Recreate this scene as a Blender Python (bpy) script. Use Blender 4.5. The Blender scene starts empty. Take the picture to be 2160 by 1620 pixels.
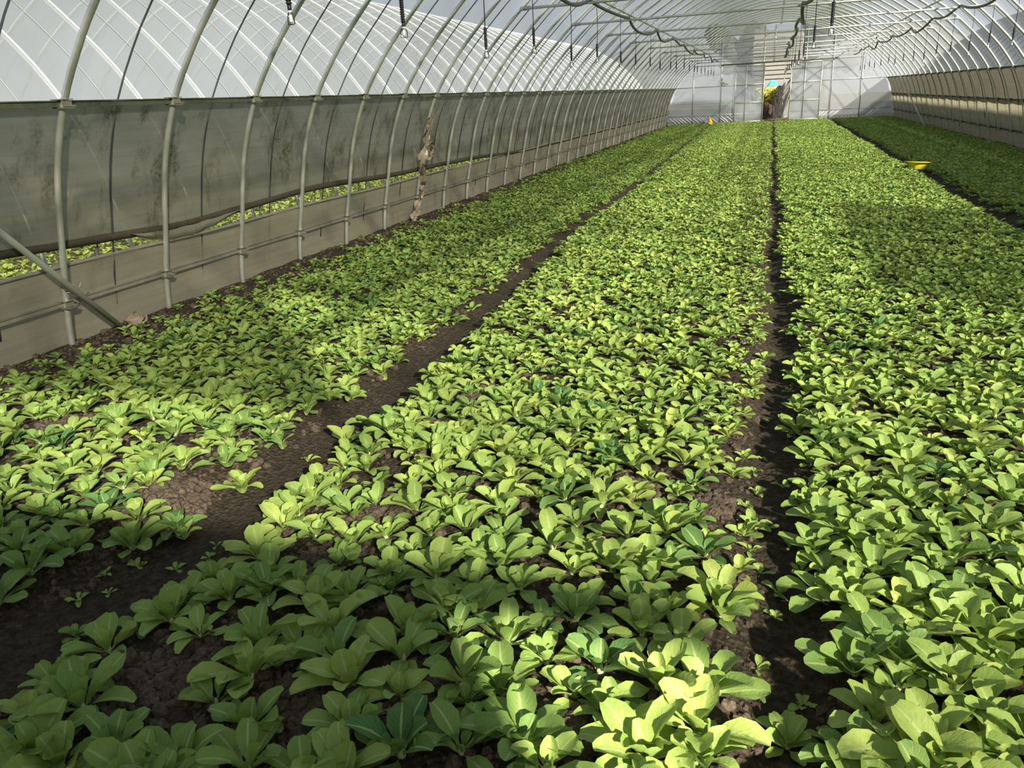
import bpy, math, random
import numpy as np
from mathutils import Vector, Matrix

rnd = random.Random(11)
rng = np.random.default_rng(7)
SC = bpy.context.scene
COL = SC.collection

# ------------------------------------------------------------------ camera
CAM_ROT = ((0.95101811, -0.06074398, 0.30310843),
           (0.30482125, 0.34749622, -0.88675272),
           (-0.05146415, 0.93571179, 0.34899125))
CAM_POS = Vector((0, 0, 1.25))
cam_data = bpy.data.cameras.new('camera')
cam_data.sensor_width = 36.0
cam_data.lens = 1600.0 / 2160.0 * 36.0
cam_data.clip_start = 0.05
cam_data.clip_end = 400
cam = bpy.data.objects.new('camera', cam_data)
cam.matrix_world = Matrix(CAM_ROT).to_4x4()
cam.location = CAM_POS
COL.objects.link(cam)
SC.camera = cam

# ------------------------------------------------------------------ sky, sun, exposure
SUN_DIR = Vector((-1.0, 1.1, -0.75)).normalized()
world = bpy.data.worlds.new('world')
SC.world = world
world.use_nodes = True
wn = world.node_tree
wn.nodes.clear()
w_out = wn.nodes.new('ShaderNodeOutputWorld')
w_bg = wn.nodes.new('ShaderNodeBackground')
w_geo = wn.nodes.new('ShaderNodeTexCoord')
w_sep = wn.nodes.new('ShaderNodeSeparateXYZ')
w_rmp = wn.nodes.new('ShaderNodeValToRGB')
wn.links.new(w_geo.outputs['Generated'], w_sep.inputs[0])
wn.links.new(w_sep.outputs[2], w_rmp.inputs[0])
w_rmp.color_ramp.elements[0].position = 0.0          # hazy winter sky: pale at the horizon, light blue overhead
w_rmp.color_ramp.elements[0].color = (0.57, 0.61, 0.65, 1)
w_rmp.color_ramp.elements[1].position = 0.9
w_rmp.color_ramp.elements[1].color = (0.31, 0.40, 0.52, 1)
w_bg.inputs['Strength'].default_value = 1.0
wn.links.new(w_rmp.outputs[0], w_bg.inputs[0])
wn.links.new(w_bg.outputs[0], w_out.inputs[0])
sun_data = bpy.data.lights.new('sun', 'SUN')
sun_data.energy = 14.5
sun_data.angle = math.radians(1.8)
sun_data.color = (1.0, 0.91, 0.74)
sun = bpy.data.objects.new('sun', sun_data)
sun.rotation_euler = SUN_DIR.to_track_quat('-Z', 'Y').to_euler()
COL.objects.link(sun)
vs = SC.view_settings
SC.display_settings.display_device = 'sRGB'
vs.view_transform = 'Standard'
vs.look = 'None'
vs.exposure = 0.15
vs.gamma = 1.0
vs.use_curve_mapping = False
SC.cycles.transparent_max_bounces = 24

# ------------------------------------------------------------------ material helpers
class NT:
    def __init__(self, name):
        self.m = bpy.data.materials.new(name)
        self.m.use_nodes = True
        self.t = self.m.node_tree
        self.t.nodes.clear()
        self.out = self.t.nodes.new('ShaderNodeOutputMaterial')
    def n(self, kind, **kw):
        nd = self.t.nodes.new('ShaderNode' + kind)
        for k, v in kw.items():
            if k == 'inp':
                for kk, vv in v.items():
                    if isinstance(vv, bpy.types.NodeSocket):
                        self.t.links.new(vv, nd.inputs[kk])
                    else:
                        nd.inputs[kk].default_value = vv
            else:
                setattr(nd, k, v)
        return nd
    def l(self, a, b):
        self.t.links.new(a, b)
    def noise(self, vec, scale, detail=4, rough=0.55):
        nd = self.n('TexNoise', inp={'Scale': scale, 'Detail': detail, 'Roughness': rough})
        if vec is not None:
            self.l(vec, nd.inputs['Vector'])
        return nd.outputs['Fac']
    def ramp(self, fac, stops):
        r = self.n('ValToRGB')
        self.l(fac, r.inputs[0])
        els = r.color_ramp.elements
        while len(els) < len(stops):
            els.new(0.5)
        for e, (p, c) in zip(els, stops):
            e.position = p
            e.color = (c, c, c, 1) if isinstance(c, (int, float)) else (*c, 1)
        return r.outputs[0]
    def math(self, op, a, b=0.0, c=None):
        nd = self.n('Math', operation=op)
        for i, v in enumerate((a, b, c)):
            if v is None:
                continue
            if isinstance(v, bpy.types.NodeSocket):
                self.l(v, nd.inputs[i])
            else:
                nd.inputs[i].default_value = v
        return nd.outputs[0]
    def mixc(self, fac, a, b):
        nd = self.n('Mix', data_type='RGBA')
        for s, v in ((nd.inputs[0], fac), (nd.inputs[6], a), (nd.inputs[7], b)):
            if isinstance(v, bpy.types.NodeSocket):
                self.l(v, s)
            else:
                s.default_value = v if isinstance(v, (int, float)) else (*v, 1)
        return nd.outputs[2]
    def mixs(self, fac, a, b):
        nd = self.n('MixShader')
        if isinstance(fac, bpy.types.NodeSocket):
            self.l(fac, nd.inputs[0])
        else:
            nd.inputs[0].default_value = fac
        self.l(a, nd.inputs[1])
        self.l(b, nd.inputs[2])
        return nd.outputs[0]
    def pos(self, scale=(1, 1, 1)):
        g = self.n('NewGeometry')
        mp = self.n('Mapping', inp={'Scale': scale})
        self.l(g.outputs['Position'], mp.inputs['Vector'])
        return mp.outputs[0]
    def done(self, shader):
        self.l(shader, self.out.inputs['Surface'])
        return self.m


def plain(name, col, rough=0.5, metal=0.0, spec=0.5, var=0.0, scale=8.0, bump=0.0):
    t = NT(name)
    p = t.n('BsdfPrincipled', inp={'Roughness': rough, 'Metallic': metal, 'Specular IOR Level': spec})
    if var:
        f = t.noise(t.pos(), scale, 5)
        c = t.mixc(f, tuple(x * (1 - var) for x in col), tuple(min(1, x * (1 + var)) for x in col))
        t.l(c, p.inputs['Base Color'])
        if bump:
            b = t.n('Bump', inp={'Strength': bump, 'Distance': 0.01})
            t.l(f, b.inputs['Height'])
            t.l(b.outputs[0], p.inputs['Normal'])
    else:
        p.inputs['Base Color'].default_value = (*col, 1)
    return t.done(p.outputs[0])


def film(name, clear, haze_col, back=0.5, stain=None, gloss=0.04, rough=0.15, dapple=0.0, top_dimming=0.0, dapple_scale=(0.5, 0.35, 0.5), pleat=0.0):
    """Greenhouse polythene: part goes straight through, the rest is scattered (front and back), with a thin sheen.
    wear: how much added dust noise lowers the clear share, to dapple the sunlight. stain: (colour, threshold) algae marks."""
    t = NT(name)
    tr = t.n('BsdfTransparent')
    p = t.pos()
    col = haze_col
    clear_s = clear
    if dapple:
        f = t.noise(t.pos(dapple_scale), 1.0, 3, 0.5)  # dust noise put in to vary the sunlight on the beds
        dust = t.ramp(f, ((0.36, 0.0), (0.62, 1.0)))
        clear_s = t.math('MULTIPLY', t.math('SUBTRACT', 1.0, t.math('MULTIPLY', dust, dapple)), clear)
    if top_dimming:
        g = t.n('NewGeometry')
        sp = t.n('SeparateXYZ')
        t.l(g.outputs['Position'], sp.inputs[0])
        zz = t.n('MapRange', inp={'From Min': 2.7, 'From Max': 3.2, 'To Min': 1.0, 'To Max': 1.0 - top_dimming})  # film made less clear towards the ridge, to dim the left bed
        t.l(sp.outputs[2], zz.inputs['Value'])
        clear_s = t.math('MULTIPLY', zz.outputs[0], clear_s)
    if stain:
        f1 = t.noise(t.pos((2.2, 2.2, 0.8)), 2.0, 6, 0.7)
        f2 = t.noise(p, 38.0, 3, 0.7)
        msk = t.math('MULTIPLY', t.ramp(f1, ((stain[1], 0.0), (stain[1] + 0.16, 1.0))), t.ramp(f2, ((0.35, 0.25), (0.62, 1.0))))
        f3 = t.noise(t.pos((0.4, 0.4, 9.0)), 3.0, 4, 0.7)
        col = t.mixc(t.ramp(f3, ((0.4, 0.0), (0.7, 1.0))), haze_col, tuple(c * 0.82 for c in haze_col))
        col = t.mixc(msk, col, stain[0])
        cl = t.math('SUBTRACT', 1.0, t.math('MULTIPLY', msk, 0.8))
        clear_s = t.math('MULTIPLY', cl, clear_s)
    df = t.n('BsdfDiffuse')
    tl = t.n('BsdfTranslucent')
    for s in (df, tl):
        if isinstance(col, bpy.types.NodeSocket):
            t.l(col, s.inputs['Color'])
        else:
            s.inputs['Color'].default_value = (*col, 1)
    haze = t.mixs(back, df.outputs[0], tl.outputs[0])
    sh = t.mixs(clear_s, haze, tr.outputs[0])
    gl = t.n('BsdfGlossy', inp={'Roughness': rough})
    bf = t.noise(t.pos((1, 0.6, 1)), 5.0, 3)
    b = t.n('Bump', inp={'Strength': 0.25, 'Distance': 0.03})
    t.l(bf, b.inputs['Height'])
    t.l(b.outputs[0], gl.inputs['Normal'])
    sh = t.mixs(gloss, sh, gl.outputs[0])
    return t.done(sh)


M = {}
M['galv'] = plain('galvanised_steel', (0.58, 0.60, 0.56), 0.40, 0.7, 0.5, 0.22, 14.0)
M['galv_old'] = plain('weathered_steel', (0.40, 0.42, 0.36), 0.5, 0.4, 0.5, 0.3, 11.0)
M['rail'] = plain('mossy_rail', (0.085, 0.095, 0.06), 0.7, 0.1, 0.3, 0.5, 20.0)
M['rail_low'] = plain('grey_rail', (0.23, 0.22, 0.18), 0.6, 0.2, 0.4, 0.35, 16.0)
M['clamp'] = plain('clamp_steel', (0.26, 0.26, 0.20), 0.5, 0.4, 0.5, 0.4, 30.0)
M['black'] = plain('black_plastic', (0.018, 0.017, 0.026), 0.42)
M['strap'] = plain('black_strap', (0.03, 0.03, 0.034), 0.7)
M['strap_grey'] = plain('grey_strap', (0.25, 0.25, 0.26), 0.7)
M['hose'] = plain('dark_hose', (0.055, 0.062, 0.062), 0.45, 0, 0.5, 0.2, 20)
M['white_plastic'] = plain('white_plastic', (0.8, 0.82, 0.82), 0.3)
M['roller'] = plain('dirty_roll', (0.05, 0.043, 0.03), 0.7, 0, 0.3, 0.4, 18)
M['yellow'] = plain('yellow_plastic', (0.86, 0.76, 0.03), 0.4, 0, 0.5)
M['yellow_tag'] = plain('yellow_tag', (0.85, 0.5, 0.03), 0.5)
M['cyan'] = plain('turquoise_sheet', (0.05, 0.62, 0.52), 0.6)
M['wood'] = plain('weathered_board', (0.13, 0.085, 0.06), 0.8, 0, 0.3, 0.4, 9, 0.3)
M['stone'] = plain('pale_clod', (0.22, 0.185, 0.14), 0.9, 0, 0.2, 0.35, 26, 0.6)
M['bank'] = plain('red_brown_bank', (0.06, 0.032, 0.022), 0.95, 0, 0.1, 0.4, 5, 0.8)
M['net'] = plain('dark_crumpled_net', (0.075, 0.066, 0.062), 0.6, 0, 0.4, 0.7, 9, 0.8)
M['bush'] = plain('yellow_green_bush', (0.62, 0.60, 0.13), 0.6, 0, 0.2, 0.3, 4)
M['tree'] = plain('dark_foliage', (0.05, 0.058, 0.045), 0.8, 0, 0.2, 0.5, 3)
M['dark_back'] = plain('dark_backing', (0.05, 0.05, 0.05), 0.9)
M['slat'] = plain('grey_slat', (0.19, 0.185, 0.17), 0.6, 0, 0.4, 0.25, 3)
M['ridge'] = plain('film_ridge_glint', (0.85, 0.88, 0.90), 0.25, 0, 0.6)  # white stands in for sun glints on hoop ridges; film pleats share it
M['sun_blocker'] = film('sun_blocking_cloth', 0.08, (0.30, 0.29, 0.25), 0.5, None, 0.0)  # added cloth that keeps sun off the near beds
M['roof'] = film('roof_film', 0.75, (0.52, 0.57, 0.63), 0.12, None, 0.035, 0.2, 0.25, 0.58)
M['gable'] = film('gable_film', 0.66, (0.66, 0.73, 0.82), 0.4, None, 0.05, 0.2, 0.2)
M['curtain'] = film('dirty_curtain_film', 0.025, (0.255, 0.255, 0.20), 0.42, ((0.075, 0.08, 0.038), 0.50), 0.03, 0.3)
M['brown_curtain'] = film('brown_curtain_film', 0.03, (0.115, 0.108, 0.09), 0.40, ((0.09, 0.075, 0.04), 0.5), 0.03, 0.3)
M['skirt'] = film('lower_film', 0.07, (0.36, 0.335, 0.245), 0.4, ((0.26, 0.21, 0.14), 0.56), 0.05, 0.22)
M['sun_dimmer_pane'] = film('sun_dimmer_pane', 0.50, (0.66, 0.73, 0.80), 0.4, None, 0.04, 0.2)  # added pane that weakens the sun on the near right bed
M['shade_patch'] = film('shade_film', 0.40, (0.60, 0.64, 0.68), 0.3, None, 0.03, 0.2, 0.3)  # added film, there only to cast shade on the beds
M['back_film'] = film('back_film', 0.45, (0.47, 0.505, 0.545), 0.45, None, 0.07, 0.2)
M['far_film'] = film('neighbour_film', 0.40, (0.35, 0.39, 0.435), 0.35, None, 0.03, 0.25)
M['shaded_film'] = film('shaded_neighbour_film', 0.22, (0.17, 0.185, 0.205), 0.25, None, 0.03, 0.25)  # darker neighbour film, shade of its near flank put into the colour
M['scrap'] = film('scrap_film', 0.05, (0.52, 0.45, 0.33), 0.4, ((0.2, 0.15, 0.09), 0.5), 0.04, 0.3)


def leaf_material():
    t = NT('leaf_green')
    at = t.n('Attribute', attribute_name='tone', attribute_type='INSTANCER')
    oi = t.n('ObjectInfo')
    uv = t.n('UVMap')
    sep = t.n('SeparateXYZ')
    t.l(uv.outputs[0], sep.inputs[0])
    u, v = sep.outputs[0], sep.outputs[1]
    au = t.math('ABSOLUTE', t.math('SUBTRACT', u, 0.5))
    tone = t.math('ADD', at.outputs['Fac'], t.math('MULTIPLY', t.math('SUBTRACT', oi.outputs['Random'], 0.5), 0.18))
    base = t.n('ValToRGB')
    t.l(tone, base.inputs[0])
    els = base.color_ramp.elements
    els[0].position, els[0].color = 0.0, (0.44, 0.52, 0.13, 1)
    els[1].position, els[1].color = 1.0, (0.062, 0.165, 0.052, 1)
    e = els.new(0.5)
    e.color = (0.255, 0.38, 0.092, 1)
    mott = t.noise(t.pos(), 55.0, 3)
    c = t.mixc(t.math('MULTIPLY', t.ramp(mott, ((0.4, 0.0), (0.75, 1.0))), 0.4), base.outputs[0], (0.13, 0.27, 0.07))
    # side veins
    vein = t.math('SINE', t.math('ADD', t.math('MULTIPLY', v, 52.0), t.math('MULTIPLY', au, -34.0)))
    vm = t.math('MULTIPLY', t.ramp(vein, ((0.86, 0.0), (1.0, 1.0))), 0.3)
    c = t.mixc(vm, c, (0.40, 0.50, 0.16))
    mid = t.ramp(t.math('ADD', au, t.math('MULTIPLY', v, 0.03)), ((0.045, 1.0), (0.085, 0.0)))
    stalk = t.ramp(v, ((0.18, 1.0), (0.36, 0.0)))
    mm = t.math('MAXIMUM', t.math('MULTIPLY', mid, 0.75), t.math('MULTIPLY', stalk, 0.8))
    c = t.mixc(mm, c, (0.44, 0.54, 0.22))
    p = t.n('BsdfPrincipled', inp={'Roughness': 0.5, 'Specular IOR Level': 0.3})
    t.l(c, p.inputs['Base Color'])
    bmp = t.n('Bump', inp={'Strength': 0.35, 'Distance': 0.004})
    bh = t.math('ADD', t.math('MULTIPLY', vm, -1.2), t.noise(t.pos(), 90.0, 2))
    t.l(bh, bmp.inputs['Height'])
    t.l(bmp.outputs[0], p.inputs['Normal'])
    tl = t.n('BsdfTranslucent')
    t.l(t.mixc(0.5, c, (0.34, 0.46, 0.03)), tl.inputs['Color'])
    return t.done(t.mixs(0.30, p.outputs[0], tl.outputs[0]))


M['leaf'] = leaf_material()


def soil_material(name, dark, mid, light):
    t = NT(name)
    p1 = t.noise(t.pos(), 2.2, 4)
    p2 = t.noise(t.pos(), 45.0, 6, 0.7)
    vor = t.n('TexVoronoi', inp={'Scale': 70.0})
    t.l(t.pos(), vor.inputs['Vector'])
    c = t.mixc(t.ramp(p2, ((0.38, 0.0), (0.66, 1.0))), dark, mid)
    c = t.mixc(t.math('MULTIPLY', t.ramp(p1, ((0.5, 0.0), (0.75, 1.0))), t.ramp(p2, ((0.5, 0.0), (0.7, 1.0)))), c, light)
    p = t.n('BsdfPrincipled', inp={'Roughness': 0.92, 'Specular IOR Level': 0.2})
    t.l(c, p.inputs['Base Color'])
    b = t.n('Bump', inp={'Strength': 0.8, 'Distance': 0.012})
    t.l(t.math('ADD', vor.outputs['Distance'], p2), b.inputs['Height'])
    t.l(b.outputs[0], p.inputs['Normal'])
    return t.done(p.outputs[0])


M['soil'] = soil_material('dark_soil', (0.020, 0.016, 0.011), (0.066, 0.051, 0.034), (0.17, 0.135, 0.09))
M['clod'] = soil_material('crumbly_soil', (0.055, 0.042, 0.032), (0.135, 0.103, 0.075), (0.27, 0.22, 0.16))
M['field'] = soil_material('outside_soil', (0.10, 0.085, 0.055), (0.20, 0.17, 0.11), (0.30, 0.26, 0.17))

# ------------------------------------------------------------------ mesh helpers
class MB:
    def __init__(self):
        self.v, self.f, self.uv = [], [], []
    def box(self, c, s, rot=None):
        b = len(self.v)
        for dx in (-.5, .5):
            for dy in (-.5, .5):
                for dz in (-.5, .5):
                    p = Vector((dx * s[0], dy * s[1], dz * s[2]))
                    if rot:
                        p = rot @ p
                    self.v.append(tuple(p + Vector(c)))
        for q in ((0, 1, 3, 2), (4, 6, 7, 5), (0, 4, 5, 1), (2, 3, 7, 6), (0, 2, 6, 4), (1, 5, 7, 3)):
            self.f.append(tuple(b + i for i in q))
        return self
    def tube(self, pts, r, n=8, closed=False, caps=True):
        pts = [Vector(p) for p in pts]
        b = len(self.v)
        m = len(pts)
        rs = r if isinstance(r, (list, tuple)) else [r] * m
        up = None
        for i, p in enumerate(pts):
            if closed:
                d = pts[(i + 1) % m] - pts[i - 1]
            else:
                d = pts[min(i + 1, m - 1)] - pts[max(i - 1, 0)]
            d.normalize()
            if up is None:
                up = Vector((0, 0, 1)) if abs(d.z) < 0.9 else Vector((0, 1, 0))
            s = d.cross(up)
            if s.length < 1e-6:
                s = d.orthogonal()
            s.normalize()
            up = s.cross(d).normalized()
            for k in range(n):
                a = 2 * math.pi * k / n
                self.v.append(tuple(p + (s * math.cos(a) + up * math.sin(a)) * rs[i]))
        for i in range(m if closed else m - 1):
            for k in range(n):
                j = (i + 1) % m
                self.f.append((b + i * n + k, b + i * n + (k + 1) % n, b + j * n + (k + 1) % n, b + j * n + k))
        if caps and not closed:
            self.f.append(tuple(b + k for k in range(n))[::-1])
            self.f.append(tuple(b + (m - 1) * n + k for k in range(n)))
        return self
    def grid(self, rows, flip=False):
        b = len(self.v)
        nr, nc = len(rows), len(rows[0])
        for r in rows:
            for p in r:
                self.v.append(tuple(p))
        for i in range(nr - 1):
            for j in range(nc - 1):
                q = (b + i * nc + j, b + i * nc + j + 1, b + (i + 1) * nc + j + 1, b + (i + 1) * nc + j)
                self.f.append(q[::-1] if flip else q)
        return self
    def lathe(self, prof, c=(0, 0, 0), n=24):
        b = len(self.v)
        for (r, z) in prof:
            for k in range(n):
                a = 2 * math.pi * k / n
                self.v.append((c[0] + r * math.cos(a), c[1] + r * math.sin(a), c[2] + z))
        for i in range(len(prof) - 1):
            for k in range(n):
                self.f.append((b + i * n + k, b + i * n + (k + 1) % n, b + (i + 1) * n + (k + 1) % n, b + (i + 1) * n + k))
        return self
    def mesh(self, name, mat, smooth=True):
        me = bpy.data.meshes.new(name)
        me.from_pydata([tuple(p) for p in self.v], [], self.f)
        if mat:
            me.materials.append(mat)
        if smooth:
            me.polygons.foreach_set('use_smooth', [True] * len(me.polygons))
        me.update()
        return me
    def obj(self, name, mat, parent=None, smooth=True, loc=None):
        return put(name, self.mesh(name, mat, smooth), parent, loc)


def put(name, mesh, parent=None, loc=None, rot=None, scale=None):
    o = bpy.data.objects.new(name, mesh)
    COL.objects.link(o)
    if parent:
        o.parent = parent
    if loc is not None:
        o.location = loc
    if rot is not None:
        o.rotation_euler = rot
    if scale is not None:
        o.scale = scale
    return o


def tag(o, label, cat=None, group=None, kind=None):
    o['label'] = label
    if cat:
        o['category'] = cat
    if group:
        o['group'] = group
    if kind:
        o['kind'] = kind
    return o


def thing(name, label, cat, loc=(0, 0, 0), group=None, rotz=0, kind=None):
    o = put(name, None, None, loc, (0, 0, rotz))
    return tag(o, label, cat, group, kind)


WORDS = ('first second third fourth fifth sixth seventh eighth ninth tenth eleventh twelfth thirteenth fourteenth fifteenth sixteenth '
         'seventeenth eighteenth nineteenth').split()
TENS = {2: ('twentieth', 'twenty'), 3: ('thirtieth', 'thirty'), 4: ('fortieth', 'forty'), 5: ('fiftieth', 'fifty')}
def nth(i):
    """1 -> first ... 21 -> twenty-first"""
    if i <= 19:
        return WORDS[i - 1]
    return TENS[i // 10][0] if i % 10 == 0 else TENS[i // 10][1] + '-' + WORDS[i % 10 - 1]


# ------------------------------------------------------------------ tunnel geometry
XC = 0.155
PITCH = 0.842
Y0 = 3.376
PROF = [(4.15, -0.35), (4.13, 0.0), (4.09, 0.26), (4.04, 0.47), (3.95, 0.86), (3.87, 1.10), (3.745, 1.36), (3.57, 1.61), (3.38, 1.83),
        (2.98, 2.22), (2.55, 2.56), (1.72, 3.06), (0.88, 3.34), (0.0, 3.45)]


def catmull(P, n=4):
    out = []
    for i in range(len(P) - 1):
        p0, p1, p2, p3 = P[max(i - 1, 0)], P[i], P[i + 1], P[min(i + 2, len(P) - 1)]
        for k in range(n):
            t = k / n
            out.append(tuple(0.5 * ((2 * b) + (-a + c) * t + (2 * a - 5 * b + 4 * c - d) * t * t + (-a + 3 * b - 3 * c + d) * t ** 3)
                             for a, b, c, d in zip(p0, p1, p2, p3)))
    out.append(tuple(P[-1]))
    return out


def arch(off=0.0, zmin=-9, zmax=9, n=3):
    """(dx, z) points of the whole arch from the left base over the top to the right base, offset outwards by off."""
    full = [(-w, z) for w, z in PROF] + [(w, z) for w, z in PROF[-2::-1]]
    pts = catmull(full, n)
    out = []
    for i, p in enumerate(pts):
        a, b = pts[max(i - 1, 0)], pts[min(i + 1, len(pts) - 1)]
        tx, tz = b[0] - a[0], b[1] - a[1]
        L = math.hypot(tx, tz)
        out.append((p[0] - tz / L * off, p[1] + tx / L * off))
    return [p for p in out if zmin <= p[1] <= zmax]


_hw = catmull(PROF, 6)
_hz = [p[1] for p in _hw]
_hx = [p[0] for p in _hw]
def half(z):
    return float(np.interp(z, _hz, _hx))


K_RANGE = range(-4, 36)
Y_FRONT, Y_BACK = -0.25, 32.62

# ------------------------------------------------------------------ floor, with beds and sunken paths
P1 = [(-1.0, -1.9), (1.10, -1.78), (1.37, -1.72), (2.455, -1.675), (3.14, -1.686), (4.61, -1.72), (7.67, -1.88), (10.4, -1.82), (15.0, -1.9), (31, -2.2), (40, -2.3)]
def path1(y):
    return np.interp(y, [p[0] for p in P1], [p[1] for p in P1])
def path2(y):
    return 0.10 + 0.025 * np.sin(y * 1.7) + 0 * y
def path3(y):
    return 2.14 + 0.03 * np.sin(y * 1.1) + 0 * y
def w1(y):
    return np.interp(y, [1.0, 1.6, 2.5, 5, 12], [0.185, 0.17, 0.15, 0.105, 0.062])
def w2(y):
    return np.interp(y, [1.2, 2.6, 3.2, 6, 12], [0.095, 0.10, 0.075, 0.065, 0.055])
def w3(y):
    return 0.10 + 0 * y


def ground_z(x, y):
    x = np.asarray(x, float)
    y = np.asarray(y, float)
    z = np.zeros(np.broadcast(x, y).shape)
    for pc, pw in ((path1, w1), (path2, w2), (path3, w3)):
        d = np.abs(x - pc(y)) / (pw(y) * 1.5)
        z = np.minimum(z, -0.06 * np.clip(1.25 - d, 0, 1))
    z = z + 0.010 * np.sin(x * 9.1 + y * 4.3) * np.sin(y * 7.7 - x * 3.1)
    return z


xs = np.concatenate([np.linspace(-4.6, 4.9, 190)])
ys = np.concatenate([np.linspace(-0.4, 6, 110), np.linspace(6.2, 33.4, 110)])
mb = MB()
mb.grid([[(x, y, float(ground_z(x, y))) for x in xs] for y in ys], flip=True)
tag(mb.obj('floor', M['soil']), 'dark soil floor of the tunnel, raised beds with sunken footpaths between', None, None, 'structure')
mb = MB()
mb.grid([[(x, y, -0.09 if -4.6 < x < 4.9 and -0.4 < y < 33.4 else -0.03) for x in (-60, -20, -14, -4.65, -4.2, 4.5, 4.95, 14, 20, 60)] for y in (-20, -0.45, 0, 8, 16, 24, 33.0, 33.45, 40, 60, 110)], flip=True)
tag(mb.obj('ground', M['field'], None, False), 'bare brown ground outside, around the tunnels', None, None, 'structure')

# ------------------------------------------------------------------ films of our tunnel
def film_sheet(profile, y0, y1, xc, per=4, belly=0.006, wob=0.0):
    n = max(2, int(round((y1 - y0) / PITCH * per)))
    rows = []
    for i in range(n + 1):
        y = y0 + (y1 - y0) * i / n
        ph = ((y - Y0) / PITCH) % 1.0
        sag = belly * math.sin(math.pi * ph) ** 2
        row = []
        for j, (dx, z) in enumerate(profile):
            k = 1 - sag / 3.5
            w = wob * math.sin(y * 3.1 + z * 5) * math.sin(y * 1.3 + j)
            row.append((xc + dx * k + w, y, z * (k if z > 1 else 1)))
        rows.append(row)
    return rows


ZR = 1.36          # height of the eaves film rail
ar = arch(0.026, ZR, 9, 3)
ceil = MB().grid(film_sheet(ar, Y_FRONT, Y_BACK, XC, 4, 0.012)).obj('ceiling', M['roof'])
tag(ceil, 'hazy translucent plastic film roof stretched over the hoops', None, None, 'structure')


ar_p = [p for p in arch(0.034, ZR, 2.12, 4) if p[0] > 0]  # added sheet out of view, casts the shade on the right bed
MB().grid(film_sheet(ar_p, 2.2, 6.3, XC, 4, 0.012)).obj('shade_sheet', M['shade_patch'], ceil)['label'] = 'added unseen film layer on the right roof slope, shading the right bed'


def side_profile(z0, z1, n, side, off):
    return [(side * (half(z0 + (z1 - z0) * i / n) + off), z0 + (z1 - z0) * i / n) for i in range(n + 1)]


wl = MB().grid(film_sheet(side_profile(-0.05, 0.465, 8, -1, 0.035), Y_FRONT, Y_BACK, XC, 6, 0.0, 0.012)).obj('wall_left', M['skirt'])
tag(wl, 'low wrinkled film skirt along the left side, dug into the soil', None, None, 'structure')
hem = [(XC - half(0.465) - 0.036 + 0.006 * math.sin(y * 3), y, 0.468 + 0.006 * math.sin(y * 2.3)) for y in np.linspace(Y_FRONT, Y_BACK, 80)]
MB().tube(hem, 0.013, 6).obj('hem', M['rail_low'], wl)
wr = MB().grid(film_sheet(side_profile(-0.05, 0.80, 8, 1, 0.035), Y_FRONT, Y_BACK, XC, 6, 0.0, 0.012)).obj('wall_right', M['skirt'])
tag(wr, 'pale film skirt along the lower right side wall', None, None, 'structure')

# rolled-up side curtains
CB = [(-0.3, 0.66), (3.0, 0.632), (3.46, 0.605), (4.38, 0.565), (5.14, 0.585), (5.97, 0.622), (6.7, 0.612), (7.6, 0.575), (9.2, 0.565), (10.6, 0.545), (11.6, 0.50), (13, 0.47), (33, 0.45)]
def cbot(y):
    return float(np.interp(y, [c[0] for c in CB], [c[1] for c in CB]))


cur = thing('side_curtain', 'dirty grey film curtain hanging from the left eaves rail, rolled at its bottom', 'curtain', (XC - half(0.6), 0.5, 0.55))
rows = []
for y in np.linspace(Y_FRONT, Y_BACK, 190):
    zb = cbot(y)
    row = []
    for i in range(13):
        t = i / 12
        z = ZR - 0.01 + (zb - ZR + 0.01) * t
        bulge = 0.028 + 0.02 * math.sin(math.pi * t) + 0.006 * math.sin(y * 5.1 + t * 7) * t
        row.append((XC - half(z) - bulge - 0.02 * t, y, z))
    rows.append(row)
MB().grid([[Vector(p) - cur.location for p in r] for r in rows], flip=True).obj('film', M['curtain'], cur)
pts = [Vector((XC - half(cbot(y)) - 0.055, y, cbot(y) - 0.012)) - cur.location for y in np.linspace(Y_FRONT, Y_BACK, 110)]
MB().tube(pts, 0.027, 8).obj('roll_bar', M['roller'], cur)

for k in range(-1, 12):
    y = Y0 + PITCH * (k + 0.5)
    zt = cbot(y)
    a = Vector((XC - half(zt) - 0.075, y - 0.10, zt)) - cur.location
    b = Vector((XC - half(0.02) - 0.075, y - 0.02 + 0.03 * math.sin(k * 3), 0.02)) - cur.location
    MB().tube([a, (a + b) / 2 + Vector((-0.01, 0.01, 0)), b], 0.004, 5).obj('rope', M['strap'], cur)

cur2 = thing('side_curtain', 'brownish film curtain on the right wall between eaves rail and middle rail', 'curtain', (XC + half(0.8), 0.5, 0.75))
rows = []
for y in np.linspace(Y_FRONT, Y_BACK, 190):
    zb = 0.745 - 0.02 * abs(math.sin(math.pi * (y - Y0) / PITCH))
    rows.append([(XC + half(ZR + (zb - ZR) * t) + 0.045 + 0.012 * math.sin(math.pi * t), y, ZR + (zb - ZR) * t) for t in np.linspace(0, 1, 9)])
MB().grid([[Vector(p) - cur2.location for p in r] for r in rows]).obj('film', M['brown_curtain'], cur2)

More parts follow.
